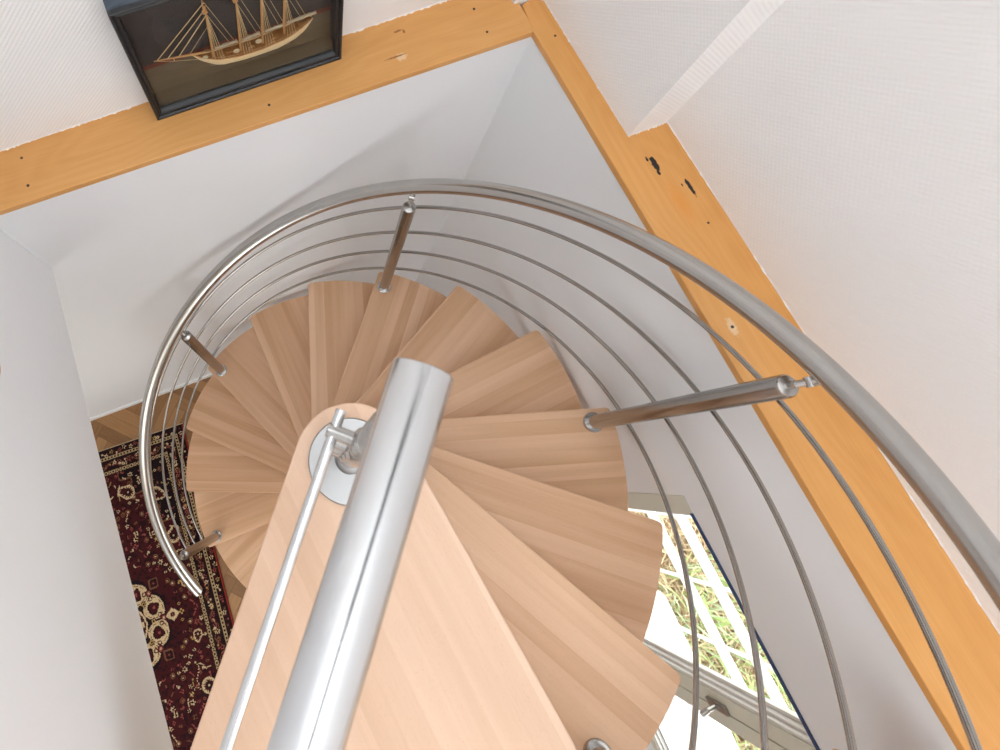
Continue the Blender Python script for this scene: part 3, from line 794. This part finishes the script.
# ------------------------------------------------------------------ rug: knot-by-knot colours
def rug():
    W, Ln, cell = 1.12, 2.02, 0.005
    nx, ny = int(W / cell), int(Ln / cell)
    u = (np.arange(nx) + .5) * cell - W / 2; v = (np.arange(ny) + .5) * cell - Ln / 2
    U, V = np.meshgrid(u, v)            # shape ny, nx
    A, B = np.abs(U), np.abs(V)
    rng = np.random.default_rng(5)
    def sc(*c): return np.array(srgb(*c)[:3])
    NAVY, MAR, DMAR, CRM, ROSE, OCH, RED, BRN = sc(32, 22, 26), sc(62, 25, 28), sc(42, 22, 26), sc(196, 174, 138), sc(142, 74, 70), sc(168, 138, 84), sc(140, 52, 40), sc(110, 74, 54)
    C = np.empty((ny, nx, 3)); C[:] = MAR
    # abrash: colour change per block of knots
    bl = rng.random((ny // 3 + 1, nx // 3 + 1)); bl = np.kron(bl, np.ones((3, 3)))[:ny, :nx]
    C[bl > 0.72] = DMAR; 
    D = np.minimum(W / 2 - A, Ln / 2 - B)             # distance from the edge
    side = (W / 2 - A) < (Ln / 2 - B)
    Sx = np.where(side, V, U)                         # running coordinate
    def put(m, c): C[m] = c
    # spandrels: dark corners with cream outline
    e = 0.155
    fu, fv = W / 2 - e, Ln / 2 - e
    sw = 0.25 + 0.02 * np.sin(A * 40) + 0.02 * np.sin(B * 34)
    sd = ((fu - A) / 0.30) ** 1.0 + ((fv - B) / 0.48) ** 1.0 + 0.10 * np.sin((A - B) * 38)
    put((sd < 0.98), NAVY); put(np.abs(sd - 1.0) < 0.020, BRN)
    # generic stamping in folded coordinates
    def flower(cx, cy, r, n, ca, cb, rot=0):
        dx, dy = A - cx, B - cy; rr = np.hypot(dx, dy); th = np.arctan2(dy, dx) + rot
        pr = r * (0.72 + 0.28 * np.cos(n * th))
        put((rr < pr), ca); put(rr < r * 0.36, cb)
    def dot(cx, cy, r, c): put(np.hypot(A - cx, B - cy) < r, c)
    def ring(cx, cy, r, t, c): put(np.abs(np.hypot(A - cx, B - cy) - r) < t, c)
    cols = [CRM, ROSE, OCH, CRM, BRN, ROSE]
    pts = []
    for _ in range(900):
        x, y = rng.uniform(0, fu - .01), rng.uniform(0, fv - .01)
        if np.hypot(x / 1.0, y / 1.12) < 0.285: continue
        if all((x - a) ** 2 + (y - b) ** 2 > 0.030 ** 2 for a, b in pts): pts.append((x, y))
    for i, (x, y) in enumerate(pts):
        k = rng.random(); c = cols[rng.integers(6)]
        if k < .22: flower(x, y, rng.uniform(.011, .017), rng.integers(4, 7), c, NAVY, rng.random() * 3)
        elif k < .36: ring(x, y, .011, .003, BRN); dot(x, y, .005, c)
        elif k < .55:
            a = rng.random() * 6
            for q in range(5): dot(x + math.cos(a) * q * .006, y + math.sin(a) * q * .006 + .002 * q * q * .3, .0035, c)
        elif k < .8:
            for q in range(3): dot(x + rng.uniform(-.009, .009), y + rng.uniform(-.009, .009), rng.uniform(.003, .0062), c)
        else:
            m = (np.abs(A - x) / .012 + np.abs(B - y) / .008) < 1; put(m, c); dot(x, y, .004, NAVY)
    # dotted chains and paisleys
    for i in range(9): dot(0.30 + 0.012 * math.sin(i * .7), 0.27 + i * .013, .0036, CRM); dot(0.24 + i * .011, .40 + .012 * math.cos(i), .0036, CRM)
    def paisley(cx, cy, s, rot):
        dx, dy = A - cx, B - cy; x = (dx * math.cos(rot) + dy * math.sin(rot)) / s; y = (-dx * math.sin(rot) + dy * math.cos(rot)) / s
        rr = np.hypot(x, y) ; th = np.arctan2(y, x); bd = 1.0 + 0.55 * np.maximum(0, np.cos(th - 0.5)) ** 6
        put(rr < bd, MAR); put((rr < bd) & (rr > bd - 0.22), CRM); put((rr < bd - .22) & (rr > bd - .42) & (np.sin(th * 14) > 0), CRM); put(rr < 0.38, NAVY); put(rr < .14, CRM)
    paisley(0.345, 0.40, 0.040, 0.6); paisley(0.30, 0.66, 0.040, -1.0); paisley(0.14, 0.72, 0.042, 2.2); paisley(0.35, 0.14, 0.026, 1.4)
    # central medallion: eight cream petals with dark hearts around a rosette
    r = np.hypot(U, V / 1.12); th = np.arctan2(V / 1.12, U)
    put(r < 0.215 * (1 + .05 * np.cos(8 * (th - PI / 8))), NAVY)
    def polar(rad, a):
        px, py = rad * math.cos(a), rad * math.sin(a) * 1.12
        dx, dy = U - px, V - py
        return dx * math.cos(a) + dy * math.sin(a), -dx * math.sin(a) + dy * math.cos(a)
    for k in range(8):
        a = k * PI / 4 + PI / 8
        X, Y = polar(0.150, a); rr = np.hypot(X / .060, Y / (.064 * (1 + .25 * np.clip(X / .06, -1, 1))))
        put(rr < 1.0, CRM)
        put((rr > .80) & (rr < .87) & (np.sin(np.arctan2(Y, X) * 9) > -.4), BRN)
        X, Y = polar(0.155, a); rr = np.hypot(X / .036, Y / (.030 * (1 - .55 * np.clip(X / .036, -1, 1))))
        put(rr < 1.0, NAVY); put(rr < .80, MAR); put(rr < .26, ROSE)
        for q in (-1, 1):
            X, Y = polar(0.168, a + q * .27); rr = np.hypot(X, Y); put((rr < .013) & (rr > .007), MAR)
        a2 = k * PI / 4
        X, Y = polar(0.185, a2); rr = np.hypot(X, Y); put(rr < .020, MAR); put(rr < .012, ROSE); put(rr < .005, CRM)
        X, Y = polar(0.125, a2); rr = np.hypot(X, Y); put(rr < .015, DMAR); put((rr < .012) & (rr > .006), OCH)
        X, Y = polar(0.238, a2); dm = np.abs(X) / .040 + np.abs(Y) / .036
        put(dm < 1.0, CRM if k % 2 == 0 else BRN); put(dm < .74, NAVY if k % 2 else CRM); put(np.hypot(X, Y) < .013, MAR); put((np.hypot(X, Y) < .005), ROSE)
    put(r < .085, MAR); put(np.abs(r - .083) < .005, CRM)
    put((np.abs(r - .060) < .010) & (np.cos(8 * th) > -.2), CRM); put((r < .045), NAVY); put(r < .034 * (.75 + .25 * np.cos(6 * th)), ROSE); put(r < .010, CRM)
    # borders
    put(D < e, NAVY)
    def scroll(d0, w, per, ph=0.0):
        s = 2 * PI * Sx / per + ph; q = (D - d0) / (w / 2)
        m = (np.abs(q) < 1) & ((np.abs(np.abs(q) - np.abs(np.sin(s)) * .85) < .30) | (np.hypot(q, np.cos(s) * 1.6) < .42))
        put(m, sc(168, 146, 110))
    def small(d0, n, per, seed):
        rg = np.random.default_rng(seed); P = int(Ln / per) + 2
        for i in range(-P // 2, P // 2 + 1):
            s0 = i * per + rg.uniform(-.008, .008); dd = d0 + rg.uniform(-.012, .012); c = cols[rg.integers(6)]; t = rg.random()
            r_ = np.hypot(Sx - s0, D - dd)
            if t < .45:
                th_ = np.arctan2(D - dd, Sx - s0); put(r_ < .014 * (.7 + .3 * np.cos(5 * th_)), c); put(r_ < .005, NAVY)
            elif t < .8: put(r_ < .006, c)
            else: put((np.abs(Sx - s0) + np.abs(D - dd)) < .010, c)
    bd = (D > .078) & (D < .130); put(bd, sc(44, 20, 24)); put(bd & (bl > .6), NAVY)
    small(.104, 0, .021, 11); small(.106, 0, .034, 12)
    wav = np.abs((D - .104) - .018 * np.sin(2 * PI * Sx / .11)) < .0028; put(wav & bd, BRN)
    scroll(.145, .024, .046); scroll(.060, .024, .040)
    put((D > .018) & (D < .046) & (np.sin(Sx * 300) > .55), MAR)
    small(.032, 0, .030, 13)
    put((D < .010) & side, RED); put((D < .006) & ~side, sc(190, 170, 140))
    # slight wear
    C *= (0.80 + 0.35 * rng.random((ny, nx, 1)))
    me = bpy.data.meshes.new('persian_rug')
    gx = np.linspace(-W / 2, W / 2, nx + 1); gy = np.linspace(-Ln / 2, Ln / 2, ny + 1)
    GX, GY = np.meshgrid(gx, gy)
    co = np.stack([GX, GY, np.full_like(GX, 0.010)], -1).reshape(-1, 3)
    co[:, 2] += rng.normal(0, .0004, len(co))
    idx = np.arange((nx + 1) * (ny + 1)).reshape(ny + 1, nx + 1)
    top = np.stack([idx[:-1, :-1], idx[:-1, 1:], idx[1:, 1:], idx[1:, :-1]], -1).reshape(-1, 4)
    b0 = len(co); co = np.vstack([co, [[-W / 2, -Ln / 2, 0.001], [W / 2, -Ln / 2, 0.001], [W / 2, Ln / 2, 0.001], [-W / 2, Ln / 2, 0.001]]])
    faces = top.tolist()
    # skirts down to the floor
    rims = [(idx[0, :], b0, b0 + 1), (idx[-1, :], b0 + 3, b0 + 2), (idx[:, 0], b0, b0 + 3), (idx[:, -1], b0 + 1, b0 + 2)]
    for r_, a, b in rims: faces.append([a] + r_.tolist() + [b])
    me.from_pydata(co.tolist(), [], faces)
    cl = np.ones((len(faces), 3)) * NAVY; cl[:len(top)] = C.reshape(-1, 3)
    at = me.attributes.new('knot', 'FLOAT_COLOR', 'FACE')
    at.data.foreach_set('color', np.concatenate([cl, np.ones((len(cl), 1))], 1).ravel())
    m, nt, b = new_mat('wool_knots'); N = NB(nt); a = N.n('ShaderNodeAttribute', attribute_name='knot'); N.l(a.outputs['Color'], b.inputs['Base Color'])
    b.inputs['Roughness'].default_value = 0.95; b.inputs['Specular IOR Level'].default_value = 0.1
    me.materials.append(m)
    o = bpy.data.objects.new('persian_rug', me); COL.objects.link(o)
    rz = math.radians(-2.3)
    o.rotation_euler = (0, 0, rz)
    # right edge runs through (-0.803, 0.602) and (-0.856, -0.70)
    cr = Vector((W / 2, Ln / 2)); c_, s_ = math.cos(rz), math.sin(rz)
    o.location = (-0.800 - (cr.x * c_ - cr.y * s_), 0.600 - (cr.x * s_ + cr.y * c_), 0.0)
    tag(o, 'dark maroon and navy patterned oriental rug on the parquet floor below', 'rug')
rug()

# ------------------------------------------------------------------ light
w = bpy.data.worlds.new('sky'); scn.world = w; w.use_nodes = True
bg = w.node_tree.nodes['Background']; bg.inputs[0].default_value = (0.95, 0.98, 1.0, 1); bg.inputs[1].default_value = 1.35
def area(name, loc, rot, sx, sy, energy, col=(1, 1, 1), portal=False):
    l = bpy.data.lights.new(name, 'AREA'); l.shape = 'RECTANGLE'; l.size = sx; l.size_y = sy; l.energy = energy; l.color = col
    if portal: l.cycles.is_portal = True
    o = bpy.data.objects.new(name, l); COL.objects.link(o); o.location = loc; o.rotation_euler = rot; return o
pan = empty('added_fill_light', (-1.75, -0.9, 2.388))  # unseen glowing panel added to brighten the lower treads and room
tag(pan, 'added unseen square fill light under the lower room ceiling left of the stairs', 'fill light')
m, nt, b = new_mat('fill_light_glow'); b.inputs['Emission Color'].default_value = (1, 0.93, 0.82, 1); b.inputs['Emission Strength'].default_value = 1.0
bm = bmesh.new(); add_box(bm, -0.62, 0.62, -0.62, 0.62, -0.030, -0.022); mesh_obj('fill_light_panel', bm, m, pan)
bm = bmesh.new(); add_box(bm, -0.65, 0.65, -0.65, 0.65, -0.022, -0.001); mesh_obj('fill_light_back', bm, M_whitelac, pan)

# ------------------------------------------------------------------ camera
cam = bpy.data.cameras.new('camera'); co_ = bpy.data.objects.new('camera', cam); COL.objects.link(co_)
Rm = Matrix(((0.9357134302620139, 0.3401314552851009, -0.09354661700422165), (-0.35172056600760576, 0.8791988335065375, -0.32140636989336885), (-0.02707433978113849, 0.33364652596180744, 0.9423093843526299)))
M4 = Rm.to_4x4(); M4.translation = Vector((-0.07051, 0.00997, 4.18899)); co_.matrix_world = M4
cam.sensor_width = 36; cam.lens = 36 * 0.646312
cam.shift_x = (500 - 306.298) / 1000; cam.shift_y = -(375 - 243.925) / 1000
cam.clip_start = 0.02
cam.dof.use_dof = True; cam.dof.focus_distance = 2.4; cam.dof.aperture_fstop = 11
scn.camera = co_
vs = scn.view_settings; vs.view_transform = 'Standard'; vs.look = 'None'; vs.gamma = 1; vs.use_curve_mapping = False
vs.exposure = 1.84
scn.cycles.use_denoising = True
scn.cycles.max_bounces = 14; scn.cycles.diffuse_bounces = 8; scn.cycles.transparent_max_bounces = 16
